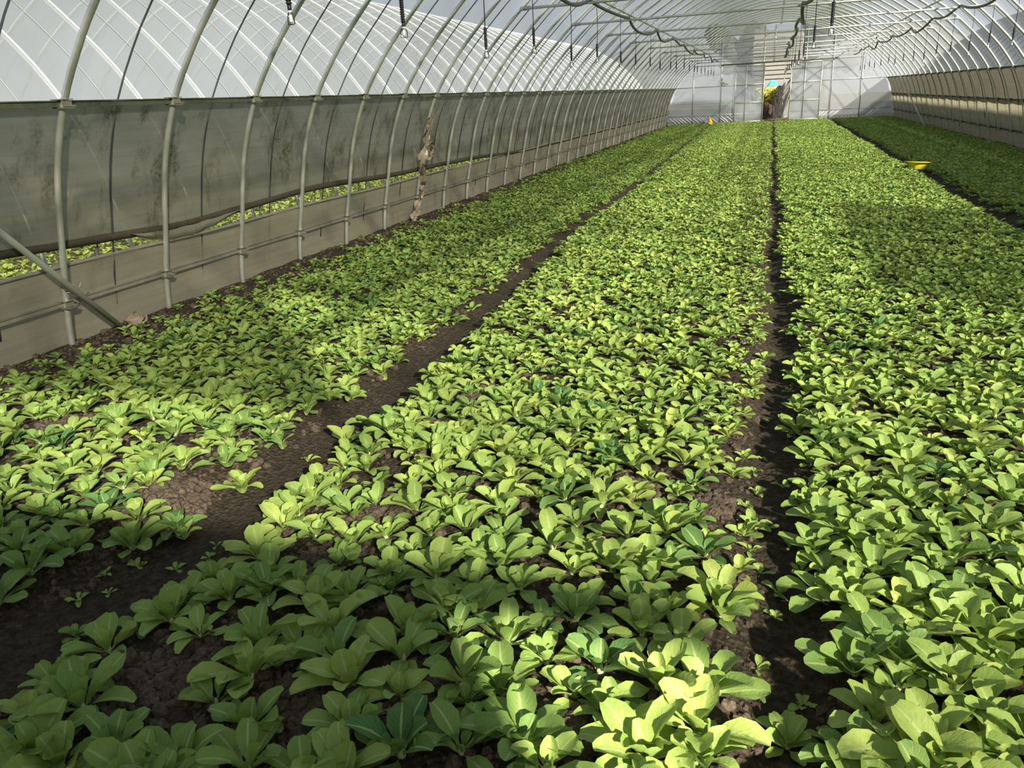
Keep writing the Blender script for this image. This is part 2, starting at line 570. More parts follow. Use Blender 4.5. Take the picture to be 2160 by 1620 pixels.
# torn flap sagging below the curtain
fl = thing('torn_flap', 'torn film flap sagging in a curve below the left curtain, behind the second hoop', 'plastic sheet', (XC - half(0.55) - 0.05, 4.3, 0.56))
rows = []
for i in range(19):
    t = i / 18
    y = 3.92 + 1.15 * t
    top = cbot(y) - 0.01
    drop = 0.11 * (math.sin(math.pi * t) ** 0.8) * (1 - 0.25 * t)
    rows.append([(XC - half(top) - 0.05 + 0.035 * math.sin(math.pi * s) + 0.006 * math.sin(t * 30 + s * 5), y, top - drop * s) for s in np.linspace(0, 1, 5)])
MB().grid([[Vector(p) - fl.location for p in r] for r in rows], flip=True).obj('film', M['curtain'], fl)
hp = [Vector(r[-1]) - fl.location for r in rows]
MB().tube(hp, 0.004, 5).obj('frayed_edge', M['scrap'], fl)

# ------------------------------------------------------------------ rails (setting trim)
def rail(idx, side, z, mat, w, h, label, off=0.012):
    x = XC + side * (half(z) + off)
    m = MB()
    m.box((x, (Y_FRONT + Y_BACK) / 2, z), (w, Y_BACK - Y_FRONT, h))
    m.box((x - side * w * 0.6, (Y_FRONT + Y_BACK) / 2, z + h * 0.42), (w * 0.5, Y_BACK - Y_FRONT, h * 0.16))
    m.box((x - side * w * 0.6, (Y_FRONT + Y_BACK) / 2, z - h * 0.42), (w * 0.5, Y_BACK - Y_FRONT, h * 0.16))
    o = m.obj('trim_%d' % idx, mat, None, False)
    tag(o, label, None, None, 'structure')


rail(1, -1, ZR, M['rail'], 0.022, 0.034, 'dark mossy film-lock rail along the left eaves', 0.028)
rail(2, -1, 0.252, M['rail_low'], 0.02, 0.03, 'grey steel rail low on the left wall, just above the plants', 0.026)
rail(3, 1, ZR, M['rail'], 0.022, 0.034, 'dark film-lock rail along the right eaves', 0.028)
rail(4, 1, 0.81, M['rail'], 0.02, 0.026, 'thin dark rail halfway up the right wall', 0.028)
rail(5, 1, 0.262, M['rail'], 0.022, 0.036, 'dark rail low on the right wall', 0.026)

# ------------------------------------------------------------------ hoops with their clamps
RIB_PTS = [(dx, 0, z) for dx, z in arch(0.0, -9, 9, 3)]
rib_mesh = MB().tube(RIB_PTS, 0.0185, 10).mesh('hoop_pipe', M['galv'])
def clamp_mesh(z, side):
    """steel rail clamp: a band around the hoop, two jaws over the rail, a wedge and its tail"""
    m = MB()
    x = side * half(z)
    m.box((x, 0, z + 0.021), (0.075, 0.066, 0.005))
    m.box((x, 0, z - 0.021), (0.075, 0.066, 0.005))
    m.box((x - side * 0.024, 0, z), (0.006, 0.060, 0.030))
    m.box((x + side * 0.036, 0.0, z), (0.004, 0.085, 0.046))
    m.box((x - side * 0.03, 0.036, z - 0.012), (0.012, 0.02, 0.008))
    return m.mesh('rail_clamp', M['clamp'], False)
CL = [clamp_mesh(z, s) for z, s in ((ZR, -1), (0.252, -1), (ZR, 1), (0.81, 1), (0.262, 1))]
for k in K_RANGE:
    y = Y0 + PITCH * k
    if y > Y_BACK:
        break
    n = k + 1
    if n >= 1:
        lab = '%s steel hoop rising on the left wall, counted from the camera' % nth(n)
        if k == 0:
            lab = 'steel hoop nearest the camera on the left, crossed by the slanting brace'
    else:
        lab = 'steel hoop by the front gable, %s before the slanting brace' % nth(-k)
    o = tag(put('hoop_pipe', rib_mesh, None, (XC, y, 0)), lab, 'hoop', 'steel hoops carrying the tunnel film')
    for c in CL:
        put('rail_clamp', c, o)

# black straps over the film, midway between hoops
strap_pts = [(dx, 0, z) for dx, z in arch(0.040, 0.05, 9, 2)]
strap_mesh = MB().tube(strap_pts, 0.006, 6).mesh('film_strap', M['strap'])
for k in K_RANGE:
    y = Y0 + PITCH * (k + 0.5)
    if y > Y_BACK:
        break
    n = k + 2
    lab = '%s black strap over the roof film between hoops, counted from the camera' % nth(n) if n > 0 else 'black strap over the roof film behind the camera, %s from the front gable' % nth(k + 5)
    tag(put('film_strap', strap_mesh, None, (XC, y, 0)), lab, 'strap', 'black straps pressing the film between hoops')

# purlins with wire clips
clip_mesh = MB().tube([(-0.026, 0.0, 0.03), (-0.03, 0.012, -0.004), (0.0, 0.02, -0.03), (0.03, 0.012, -0.004), (0.03, -0.016, 0.05), (0.05, -0.03, 0.07)], 0.004, 5).mesh('wire_clip', M['galv'])
for dx, lab in ((-2.56, 'left'), (0.0, 'ridge'), (2.56, 'right')):
    z = float(np.interp(abs(dx), [0, 0.88, 1.72, 2.55, 2.98], [3.45, 3.34, 3.06, 2.56, 2.22])) - 0.044
    o = thing('purlin_pipe', {'left': 'long steel purlin under the left roof slope, tied with wire clips', 'ridge': 'long steel purlin running under the roof ridge',
                              'right': 'long steel purlin under the right roof slope, above the right hose'}[lab], 'pipe', (XC + dx * 0.985, 0, z))
    MB().tube([(0, Y_FRONT, 0), (0, 16, 0), (0, Y_BACK - 0.05, 0)], 0.017, 8).obj('pipe', M['galv'], o)
    for k in range(0, 35):
        put('wire_clip', clip_mesh, o, (0, Y0 + PITCH * k, 0), (0, 0, rnd.uniform(-0.4, 0.4)))

# tie bars across the tunnel, flattened and drilled at both ends
TIE_Z = 2.235
tx = half(TIE_Z) - 0.01
def tie_mesh():
    m = MB()
    m.tube([(-tx + 0.09, 0, 0), (0, 0, 0), (tx - 0.09, 0, 0)], 0.0165, 10)
    for s in (-1, 1):
        m.box((s * (tx - 0.05), 0, 0), (0.12, 0.008, 0.044))
        m.tube([(s * (tx - 0.03), -0.012, 0), (s * (tx - 0.03), 0.012, 0)], 0.010, 6)
    return m.mesh('tie_bar', M['galv'])
tie = tie_mesh()
TIE_Y = [Y0 + PITCH * k - 0.03 for k in range(1, 35, 3)]
for i, y in enumerate(TIE_Y):
    lab = '%s horizontal tie bar across the tunnel under the roof, counted from the camera' % nth(i - 1) if i > 1 else 'horizontal tie bar overhead near the front, %s one' % ('nearest' if i == 0 else 'second')
    tag(put('tie_bar', tie, None, (XC, y, TIE_Z)), lab, 'bar', 'tie bars across the tunnel')

# ------------------------------------------------------------------ irrigation hoses and hanging sprinklers
def hose_z(y, ph):
    y0 = TIE_Y[0]
    t = ((y - y0) / (PITCH * 3)) % 1.0
    cell = int((y - y0) // (PITCH * 3))
    sag = 0.11 + 0.05 * math.sin(cell * 2.3 + ph)
    return TIE_Z + 0.034 - sag * (math.sin(math.pi * t) ** 0.75)


for hx, lab, ph in ((-1.97, 'dark water hose sagging between tie bars on the left side', 0.0), (0.35, 'dark water hose sagging between tie bars along the middle', 1.1), (2.67, 'dark water hose sagging between tie bars on the right side', 2.3)):
    pts = [(hx + 0.035 * math.sin(y * 1.9 + ph), y, hose_z(y, ph)) for y in np.linspace(0.2, 31.2, 200)]
    o = MB().tube(pts, 0.019 if hx != 0.35 else 0.024, 8).obj('water_hose', M['hose'])
    tag(o, lab, 'hose')


def sprinkler_parts():
    w = MB()
    prof = []
    for i in range(11):
        prof += [(0.0125, 0.125 - i * 0.0115), (0.0125, 0.125 - i * 0.0115 - 0.006), (0.0095, 0.125 - i * 0.0115 - 0.0065), (0.0095, 0.125 - i * 0.0115 - 0.011)]
    w.lathe([(0.0, 0.127)] + prof + [(0.0, -0.003)], (0, 0, 0.075), 10)
    nz = MB().lathe([(0.0, 0.078), (0.009, 0.078), (0.009, 0.055), (0.006, 0.052), (0.006, 0.044), (0.0, 0.044)], n=8)
    br = MB()
    br.tube([(0.0, 0, 0.046), (0.011, 0, 0.043), (0.0175, 0, 0.03), (0.0185, 0, 0.0), (0, 0, -0.001), (-0.0185, 0, 0.0), (-0.0175, 0, 0.03), (-0.011, 0, 0.043)], 0.0026, 5, True)
    sp = MB().lathe([(0.0, 0.036), (0.006, 0.036), (0.009, 0.012), (0.004, 0.005), (0.0, 0.005)], n=8)
    col = MB().lathe([(0.0, 0.054), (0.0075, 0.054), (0.0085, 0.044), (0.0, 0.044)], n=8)
    return (w.mesh('ribbed_weight', M['black']), nz.mesh('nozzle', M['black']), br.mesh('bracket', M['black']), sp.mesh('spinner', M['white_plastic']), col.mesh('collar', M['white_plastic']))


SPM = sprinkler_parts()
cord_unit = MB().tube([(0, 0, 0), (0.006, 0.004, 0.5), (0, 0, 1)], 0.0035, 5).mesh('drop_tube', M['black'])
def sprinkler(x, y, z, ph, label, group):
    o = thing('hanging_sprinkler', label, 'sprinkler', (x, y, z), group)
    top = hose_z(y, ph) - z - 0.012
    put('drop_tube', cord_unit, o, (0, 0, 0.2), (0, 0, rnd.uniform(0, 6)), (1, 1, top - 0.2))
    a = rnd.uniform(-0.35, 0.35)
    put('ribbed_weight', SPM[0], o)
    put('nozzle', SPM[1], o)
    b = put('bracket', SPM[2], o, None, (0, 0, a))
    put('spinner', SPM[3], b)
    put('collar', SPM[4], b)
    return o


LZ = [3.12, 4.24, 5.60, 6.84, 8.20, 9.48, 11.03, 12.28, 13.79, 15.05, 16.65, 17.65, 19.25, 20.5, 21.85, 22.7, 24.0, 25.3, 26.6, 27.9, 29.1]
for i, y in enumerate(LZ):
    z = 1.605 + 0.02 * math.sin(i * 2.7) - (0.04 if i in (2, 4) else 0) + (0.06 if i > 10 else 0)
    lab = '%s black sprinkler hanging in the left row, counted from the camera' % nth(i + 1)
    sprinkler(-1.97, y, z, 0.0, lab, 'sprinklers hanging in the left row')
for i, y in enumerate([5.98, 8.5, 11.25, 13.2, 15.7, 18.3, 20.8, 23.3, 25.8, 28.4]):
    lab = '%s black sprinkler hanging in the middle row above the path, counted from the camera' % nth(i + 1)
    sprinkler(0.35, y, 1.555 + 0.02 * math.sin(i * 1.9), 1.1, lab, 'sprinklers hanging in the middle row')
for i, y in enumerate([11.2, 12.33, 13.45, 14.77, 15.96, 17.16, 18.38, 19.73, 21.0, 22.12, 23.63, 25.0, 26.3, 27.6, 28.9]):
    lab = '%s black sprinkler hanging in the right row, counted from the camera' % nth(i + 1)
    sprinkler(2.67, y, 1.56 + 0.035 * math.sin(i * 2.2), 2.3, lab, 'sprinklers hanging in the right row')

# ------------------------------------------------------------------ slanting braces
def brace(a, b, label):
    o = thing('brace_pole', label, 'pole', b)
    d = Vector(a) - Vector(b)
    MB().tube([(0, 0, 0), d * 0.5, d], 0.0185, 10).obj('pole', M['galv_old'], o)
    return o


b1 = brace((-3.70, 2.64, 1.05), (-3.885, 3.74, -0.04), 'slanting steel brace pole crossing the nearest left hoop down to the soil')
cl = MB()
cl.tube([(-0.055, -0.01, 0.02), (-0.03, 0.0, -0.02), (0.0, 0.02, -0.028), (0.035, 0.03, 0.0), (0.045, 0.05, 0.04)], 0.0045, 5)
cl.tube([(-0.04, 0.02, 0.03), (-0.02, -0.02, 0.0), (0.02, -0.025, 0.005), (0.045, 0.0, 0.035)], 0.0045, 5)
cl.obj('wire_clip', M['clamp'], b1, True, Vector((-3.865, 3.365, 0.345)) - Vector((-3.885, 3.74, -0.04)))
brace((3.80, 28.4, 1.35), (4.06, 24.3, -0.03), 'slanting steel brace pole leaning along the far right wall')

# ------------------------------------------------------------------ end wall, doors
YB = 32.55
wb = thing('wall_back', 'far end wall of clear plastic film on a steel frame', None, (XC, Y_BACK, 0), None, 0, 'structure')
hw = [(dx, z) for dx, z in arch(0.02, -0.02, 9, 2)]
DL, DR = -0.335, 0.64
rows_l, rows_r = [], []
def gable_sheet(x0, x1, zbot, n=14):
    rows = []
    for i in range(n + 1):
        x = x0 + (x1 - x0) * i / n
        ztop = float(np.interp(abs(x - XC), _hx[::-1], _hz[::-1])) + 0.02
        rows.append([(x - XC, 0.012 * math.sin(x * 7 + t * 9) * (1 - t), zbot + (max(ztop, zbot + 0.01) - zbot) * t) for t in np.linspace(0, 1, 10)])
    return rows
m = MB()
m.grid(gable_sheet(XC - 4.09, DL, -0.03))
m.grid(gable_sheet(DR, XC + 4.09, -0.03))
m.grid(gable_sheet(DL, DR, 2.10, 4))
m.obj('film', M['back_film'], wb)
# pleats of film lying slanted at the foot
m = MB()
for x0, x1, sgn in ((-3.9, -2.3, 1), (-2.0, -1.45, 1), (0.72, 1.15, -1), (1.8, 3.8, -1)):
    x = x0
    while x < x1:
        m.tube([(x - XC, -0.03, 0.30), (x - XC + sgn * 0.30, -0.05, 0.06)], [0.006, 0.014], 5)
        x += rnd.uniform(0.09, 0.2)
m.obj('film_pleats', M['ridge'], wb)['kind'] = 'stuff'
def bar(name, a, b, r=0.017, mat='galv', parent=wb):
    base = parent.location
    return MB().tube([Vector(a) - base, (Vector(a) + Vector(b)) / 2 - base, Vector(b) - base], r, 8).obj(name, M[mat], parent)
for x in (-2.95, -1.9, DL - 0.03, 1.13, 2.08, 3.11):
    top = float(np.interp(abs(x - XC), _hx[::-1], _hz[::-1]))
    bar('post', (x, Y_BACK - 0.04, -0.02), (x, Y_BACK - 0.04, top))
for x0, x1, z in ((-3.6, DL, 1.375), (DR, 3.9, 1.39), (-3.95, DL, 0.325), (DR, 4.2, 0.335), (-2.95, 3.11, 2.13)):
    bar('rail', (x0, Y_BACK - 0.03, z), (x1, Y_BACK - 0.03, z), 0.014)
bar('door_track', (-1.92, Y_BACK - 0.10, 2.125), (2.2, Y_BACK - 0.10, 2.125), 0.022, 'rail')
bar('post', (0.0, Y_BACK - 0.04, 2.13), (0.0, Y_BACK - 0.04, 3.42))
m = MB()
m.box((0, 0, 0), (0.16, 0.04, 0.05)).box((0.1, -0.02, -0.05), (0.22, 0.03, 0.04)).box((-0.03, 0, 0.12), (0.06, 0.05, 0.10))
m.obj('latch', M['clamp'], wb, False, Vector((-1.86, Y_BACK - 0.1, 1.49)) - wb.location)
m = MB()
m.box((0, 0, 0.03), (1.0, 0.10, 0.06)).box((0, -0.06, 0.085), (1.0, 0.05, 0.045))
m.obj('threshold', M['wood'], wb, False, Vector(((DL + DR) / 2, Y_BACK - 0.05, -0.02)) - wb.location)

def door(idx, x0, x1, label, midx):
    y = YB - 0.02
    o = thing('door_%d' % idx, label, None, (x0, y, 0), None, 0, 'structure')
    w = x1 - x0
    for nm, xx in (('stile', 0), ('stile', w), ('mullion', midx - x0)):
        MB().tube([(xx, 0, 0.02), (xx, 0, 1.0), (xx, 0, 2.07)], 0.018 if nm == 'stile' else 0.013, 8).obj(nm, M['galv'], o)
    for z in (0.04, 0.73, 1.375, 2.06):
        MB().tube([(0, 0, z), (w / 2, 0, z), (w, 0, z)], 0.017, 8).obj('rail', M['galv'], o)
    MB().grid([[(w * i / 8, 0.022 + 0.008 * math.sin(i * 2 + z * 4), z) for z in np.linspace(0.03, 2.06, 9)] for i in range(9)]).obj('film', M['back_film'], o)
    return o
door(1, -1.37, DL + 0.01, 'left sliding door leaf of the far doorway, film on a steel frame', -0.98)
door(2, DR, 1.70, 'right sliding door leaf of the far doorway, film on a steel frame', 1.13)

# crossed bracing under the ridge, near the far end
for x, lab in ((-0.75, 'left'), (0.85, 'right')):
    for s in (-1, 1):
        a = Vector((XC + x * 0.98, 17.0 if s > 0 else 20.4, 3.30))
        b = Vector((XC + x * 0.98 - (0.72 if x > 0 else -0.72), 20.4 if s > 0 else 17.0, 3.38))
        o = thing('ridge_brace', 'thin steel brace under the %s ridge slope, slanting %s' % (lab, 'away from the camera' if s > 0 else 'towards the camera'), 'pole', a)
        MB().tube([(0, 0, 0), (b - a) / 2, b - a], 0.012, 6).obj('pole', M['galv'], o)

# ------------------------------------------------------------------ front gable behind the camera, its openings and cloths shaped for the sun patches
wf = thing('wall_front', 'unseen front end wall behind the camera, its opening shaped to form the sun patch', None, (XC, Y_FRONT, 0), None, 0, 'structure')
m = MB().grid(gable_sheet(XC - 4.09, XC + 4.09, 1.34, 20))
m.obj('film', M['gable'], wf)
m = MB()
m.box((-1.33, 0, 1.285), (5.44, 0.01, 0.13))
m.obj('shade_band', M['sun_blocker'], wf, False)  # added band, casts the dark strip beyond the sun patch
m = MB()
m.box((-1.68, 0, 0.61), (4.74, 0.008, 1.22))
m.box((3.40, 0, 0.67), (1.20, 0.008, 1.34))
m.box((2.10, 0, 0.50), (1.40, 0.008, 1.00))
m.obj('cloth', M['sun_blocker'], wf, False)  # added cloth, cut to leave the near beds in shade
MB().grid([[(x, 0.006 * math.sin(x * 9), z) for z in (1.0, 1.2, 1.34)] for x in np.linspace(1.40, 2.8, 6)]).obj('film', M['sun_dimmer_pane'], wf)  # added pane, softens the sun reaching the right bed
rows = []
for x in np.linspace(-3.1, 0.75, 14):
    ztop = float(np.interp(abs(x), _hx[::-1], _hz[::-1])) - 0.02
    rows.append([(x, 0.03, 1.98 + (max(ztop, 2.0) - 1.98) * t) for t in np.linspace(0, 1, 5)])
MB().grid(rows).obj('shade_sheet', M['shade_patch'], wf)  # added sheet out of view, casts shade on the left bed
for x in (-2.9, -1.0, 0.77, 1.39, 2.80, 3.5):
    MB().tube([(x, 0.02, -0.02), (x, 0.02, 1.2), (x, 0.02, float(np.interp(abs(x), _hx[::-1], _hz[::-1])))], 0.017, 8).obj('post', M['galv'], wf)

# ------------------------------------------------------------------ neighbouring tunnels
def tunnel(name, xc, y0, y1, label, open_side=None, caps=(), ridge=False):
    o = thing(name, label, 'tunnel', (xc, y0, 0))
    prof = arch(0.026, 0.55 if open_side else 0.0, 9, 2)
    rows = film_sheet(prof, 0, y1 - y0, 0, 2, 0.012)
    MB().grid(rows).obj('roof_film', M['far_film' if ridge else 'shaded_film'], o)
    if open_side:
        for s in ((-1,) if ridge else (-1, 1)):
            MB().grid([[(s * (half(z) + 0.03), yy, z) for z in (0, 0.2, 0.42)] for yy in (0, (y1 - y0) / 2, y1 - y0)]).obj('skirt_film', M['skirt'], o)
            MB().tube([(s * (half(0.56) + 0.04), 0, 0.55), (s * (half(0.56) + 0.04), y1 - y0, 0.55)], 0.03, 6).obj('roll_bar', M['roller'], o)
    for c in caps:
        MB().grid([[(x, c - y0, z * (float(np.interp(abs(x), _hx[::-1], _hz[::-1])))) for z in np.linspace(0, 1, 5)] for x in np.linspace(-4.1, 4.1, 21)]).obj('end_film', M['back_film'], o)
    yy = Y0 + PITCH * (math.ceil((y0 - Y0) / PITCH))
    while yy < y1:
        put('hoop_pipe', rib_low, o, (0, yy - y0, 0))
        if ridge:
            put('film_ridge_glint', ridge_mesh, o, (0, yy - y0, 0))
            put('strap', strap_low, o, (0, yy - y0 + PITCH / 2, 0))
        yy += PITCH
    MB().box((0, 0, 0), (0.03, y1 - y0, 0.04)).obj('eaves_rail', M['rail'], o, False, (-half(ZR) - 0.03, (y1 - y0) / 2, ZR))
    MB().box((0, 0, 0), (0.03, y1 - y0, 0.04)).obj('eaves_rail', M['rail'], o, False, (half(ZR) + 0.03, (y1 - y0) / 2, ZR))
    return o


rib_low = MB().tube([(dx, 0, z) for dx, z in arch(0, -9, 9, 2)], 0.017, 6).mesh('hoop_pipe', M['galv'])
ridge_mesh = MB().tube([(dx, 0, z) for dx, z in arch(0.030, ZR, 9, 2)], 0.0085, 6).mesh('film_ridge_glint', M['ridge'])  # white tubes drawn as the sun glints along the neighbour's hoops
strap_low = MB().tube([(dx, 0, z) for dx, z in arch(0.036, 0.1, 9, 2)], 0.0035, 5).mesh('strap', M['strap_grey'])
tunnel('plastic_tunnel', -9.10, -0.3, 36.0, 'neighbouring white film tunnel seen through the left wall', True, (), True)
tunnel('plastic_tunnel', 9.43, -0.3, 36.0, 'neighbouring film tunnel seen through the right wall', True, ())
tunnel('plastic_tunnel', -4.75, 36.4, 58.0, 'film tunnel behind the far end wall, left of the doorway', None, (36.4,))
tunnel('plastic_tunnel', 4.62, 36.4, 58.0, 'film tunnel behind the far end wall, right of the doorway', None, (36.4,))

# ------------------------------------------------------------------ beyond the far doorway
sh = thing('slatted_shed', 'grey shed front of horizontal slats seen high through the far doorway', 'shed', (0.2, 64, 0))
MB().box((0, 0.2, 3.3), (3.4, 0.05, 3.6)).obj('backing', M['dark_back'], sh, False)
for i in range(11):
    MB().box((0, 0, 0), (3.4, 0.06, 0.25)).obj('slat', M['slat'], sh, False, (0, 0.03 * (i % 2), 1.62 + i * 0.31))
for x in (-1.7, 0.6, 1.7):
    MB().box((0, 0.1, 2.4), (0.1, 0.1, 4.8)).obj('post', M['galv_old'], sh, False, (x, 0, 0))
m = MB()
rows = []
for j in range(13):
    t = j / 12
    rows.append([(-0.52 + 0.72 * s + 0.06 * math.sin(t * 9) + 0.05 * math.sin(s * 31), 35.6 + 4 * t, 0.05 * math.sin(s * 23 + t * 17) + 0.66 * math.sin(math.pi * min(1, s * 1.25) * 0.8) * min(1, 3 * t + 0.1) * (0.85 + 0.15 * math.sin(t * 11 + s * 9))) for s in np.linspace(0.1, 1, 9)])
bank = thing('earth_bank', 'reddish brown earth bank just outside the far doorway', 'soil', (-0.1, 33.6, 0))
MB().grid([[Vector(p) - bank.location for p in r] for r in rows]).obj('bank', M['bank'], bank)
net = thing('crumpled_net', 'dark crumpled net sheet slanting down beside the far doorway opening', 'net', (0.2, 34.2, 0))
ne = [(0.16, 1.24, 0.80, 1.44), (0.12, 1.05, 0.66, 1.15), (0.04, 0.75, 0.50, 0.82), (0.02, 0.4, 0.42, 0.45), (0.0, 0.02, 0.36, 0.02)]
rows = []
for j in range(17):
    t = j / 4
    i0 = min(int(t), 3)
    q = [a + (b - a) * (t - i0) for a, b in zip(ne[i0], ne[i0 + 1])]
    rows.append([(q[0] + (q[2] - q[0]) * u + 0.02 * math.sin(j * 2.1 + u * 9) - 0.2, 1.2 * u + 0.07 * math.sin(u * 26 + j * 0.9), q[1] + (q[3] - q[1]) * u + 0.03 * math.sin(u * 17 + j)) for u in np.linspace(0, 1, 18)])
MB().grid(rows).obj('net', M['net'], net)
cy = thing('turquoise_cover', 'small turquoise sheet over bushes beyond the far doorway', 'sheet', (0.0, 47, 1.0))
rows = [[(0.42 * (u - .5) * 2, 0.5 * (v - .5), 0.62 * (1 - (2 * u - 1) ** 2) * (0.6 + 0.4 * math.sin(v * 3.1)) + 0.04 * math.sin(u * 20)) for u in np.linspace(0, 1, 12)] for v in np.linspace(0, 1, 8)]
MB().grid(rows).obj('sheet', M['cyan'], cy)
MB().tube([(-0.36, 0.1, 0.1), (-0.36, 0.1, -1.0)], 0.02, 6).obj('peg', M['wood'], cy)
MB().tube([(0.36, 0.1, 0.1), (0.36, 0.1, -1.0)], 0.02, 6).obj('peg', M['wood'], cy)

# trees a long way off, showing dimly through the far film
for i, (tx_, ty_, th_) in enumerate(((-2.6, 79, 6.6), (4.2, 77, 7.2))):
    o = thing('distant_tree', 'dark tree far beyond the end wall, %s of the doorway' % ('left' if i == 0 else 'right'), 'tree', (tx_, ty_, -0.05), 'trees far beyond the end wall')
    MB().tube([(0, 0, 0), (0.1, 0, th_ * 0.3), (0, 0.1, th_ * 0.6)], [0.22, 0.17, 0.09], 7).obj('trunk', M['wood'], o)
    r = random.Random(i)
    m = MB()
    for q in range(16):
        c = Vector((r.gauss(0, 1.2), r.gauss(0, 1.0), th_ * r.uniform(0.42, 0.9)))
        rad = r.uniform(0.8, 1.4)
        rows = [[c + Vector((math.sin(math.pi * a / 5) * math.cos(b), math.sin(math.pi * a / 5) * math.sin(b), math.cos(math.pi * a / 5))) * rad * r.uniform(0.75, 1.2) for b in np.linspace(0, 2 * math.pi, 9)[:-1]] for a in range(6)]
        rows = [row + [row[0]] for row in rows]
        m.grid(rows, flip=True)
    m.obj('crown', M['tree'], o, False)

# small yellow tag at the foot of the end wall
o = thing('yellow_glove', 'small orange-yellow rag at the foot of the far end wall', 'rag', (-2.27, 32.3, 0))
rows = [[(0.10 * math.cos(a) * (1 - 0.75 * t) + 0.03 * math.sin(5 * t), 0.06 * math.sin(a) * (1 - 0.6 * t), 0.30 * t) for a in np.linspace(0, 2 * math.pi, 11)] for t in np.linspace(0, 1, 7)]
MB().grid(rows, flip=True).obj('cloth', M['yellow_tag'], o)

# yellow basin on the right-hand path
o = thing('basin', 'yellow plastic basin tilted on the path between the right-hand beds', 'basin', (2.10, 12.85, 0.0))
o.rotation_euler = (math.radians(-3), math.radians(4), 0.3)
MB().lathe([(0.0, 0.0), (0.125, 0.0), (0.13, 0.008), (0.19, 0.125), (0.195, 0.13), (0.225, 0.132), (0.228, 0.122), (0.2, 0.118), (0.185, 0.126), (0.122, 0.012), (0.0, 0.010)][::1], n=32).obj('bowl', M['yellow'], o)
o.scale = (0.80, 0.80, 0.80)
MB().lathe([(0.222, 0.12), (0.236, 0.122), (0.238, 0.134), (0.222, 0.136)], n=32).obj('rim', M['yellow'], o)

# pale clod by the brace foot
o = thing('pale_stone', 'pale lump of hardened soil at the foot of the slanting brace', 'stone', (-3.93, 3.86, 0.0))
rows = []
for i in range(8):
    th = math.pi * i / 7
    rows.append([(0.06 * math.sin(th) * math.cos(a) * (1 + 0.22 * math.sin(3 * a + i) + 0.15 * math.sin(5 * a + 2.3 * i)), 0.075 * math.sin(th) * math.sin(a) * (1 + 0.15 * math.sin(2 * a + 2 * i)), 0.02 + 0.045 * math.cos(th) * (1 + 0.25 * math.sin(4 * a + i))) for a in np.linspace(0, 2 * math.pi, 17)])
MB().grid(rows, flip=True).obj('lump', M['stone'], o, False)

# tattered plastic strip on the seventh hoop
kx = Y0 + PITCH * 6
o = thing('plastic_scrap', 'tattered strip of dirty plastic knotted around the seventh left hoop', 'plastic scrap', (XC - half(0), kx, 0))
def ribbon(path, widths, twist, name, mat='scrap'):
    rows = []
    for i, (p, w) in enumerate(zip(path, widths)):
        a = twist * i + 0.3
        d = Vector((0.5 * math.sin(a), math.cos(a), 0.0))
        rows.append([Vector(p) + d * w * s + Vector((0.022 * math.cos(s * 5 + i * 1.3), 0, 0.008 * math.sin(s * 6 + i))) for s in np.linspace(-1, 1, 7)])
    return MB().grid(rows).obj(name, M[mat], o)
def hp_(z, dx=0.035, dy=0.0):
    return (-(half(z) - half(0)) * -1 + dx, dy, z) if False else (half(0) - half(z) + dx, dy, z)
ribbon(catmull([hp_(1.12, .03, .0), hp_(1.0, .035, -.01), hp_(0.9, .04, -.03), hp_(0.8, .04, -.05), hp_(0.68, .04, -.08), hp_(0.56, .045, -.07), hp_(0.50, .04, -.03)], 3),
       [0.02, .03, .035, .04, .04, .038, .035, .03, .04, .055, .065, .075, .08, .085, .085, .08, .075, .06, .03], 0.10, 'strip')
ribbon(catmull([hp_(0.50, .04, -.02), hp_(0.40, .05, .02), hp_(0.33, .04, -.02), hp_(0.27, .045, .03), hp_(0.2, .04, -.02)], 3), [.03, .035, .045, .04, .03, .025, .03, .04, .04, .03, .025, .02, .02], 0.3, 'knot')
ribbon(catmull([hp_(0.22, .03, -.02), hp_(0.14, .05, -.10), hp_(0.06, .07, -.20), hp_(0.0, .10, -.30)], 3), [.02, .035, .05, .065, .075, .08, .07, .05, .06, .03], 0.1, 'tail')
ribbon(catmull([hp_(0.80, .03, .0), hp_(0.86, .05, .07), hp_(0.80, .06, .13), hp_(0.70, .06, .14), hp_(0.66, .05, .09), hp_(0.70, .04, .03)], 3), [.02, .03, .04, .04, .035, .03, .04, .045, .05, .05, .045, .04, .035, .03, .025, .02], 0.25, 'loop')

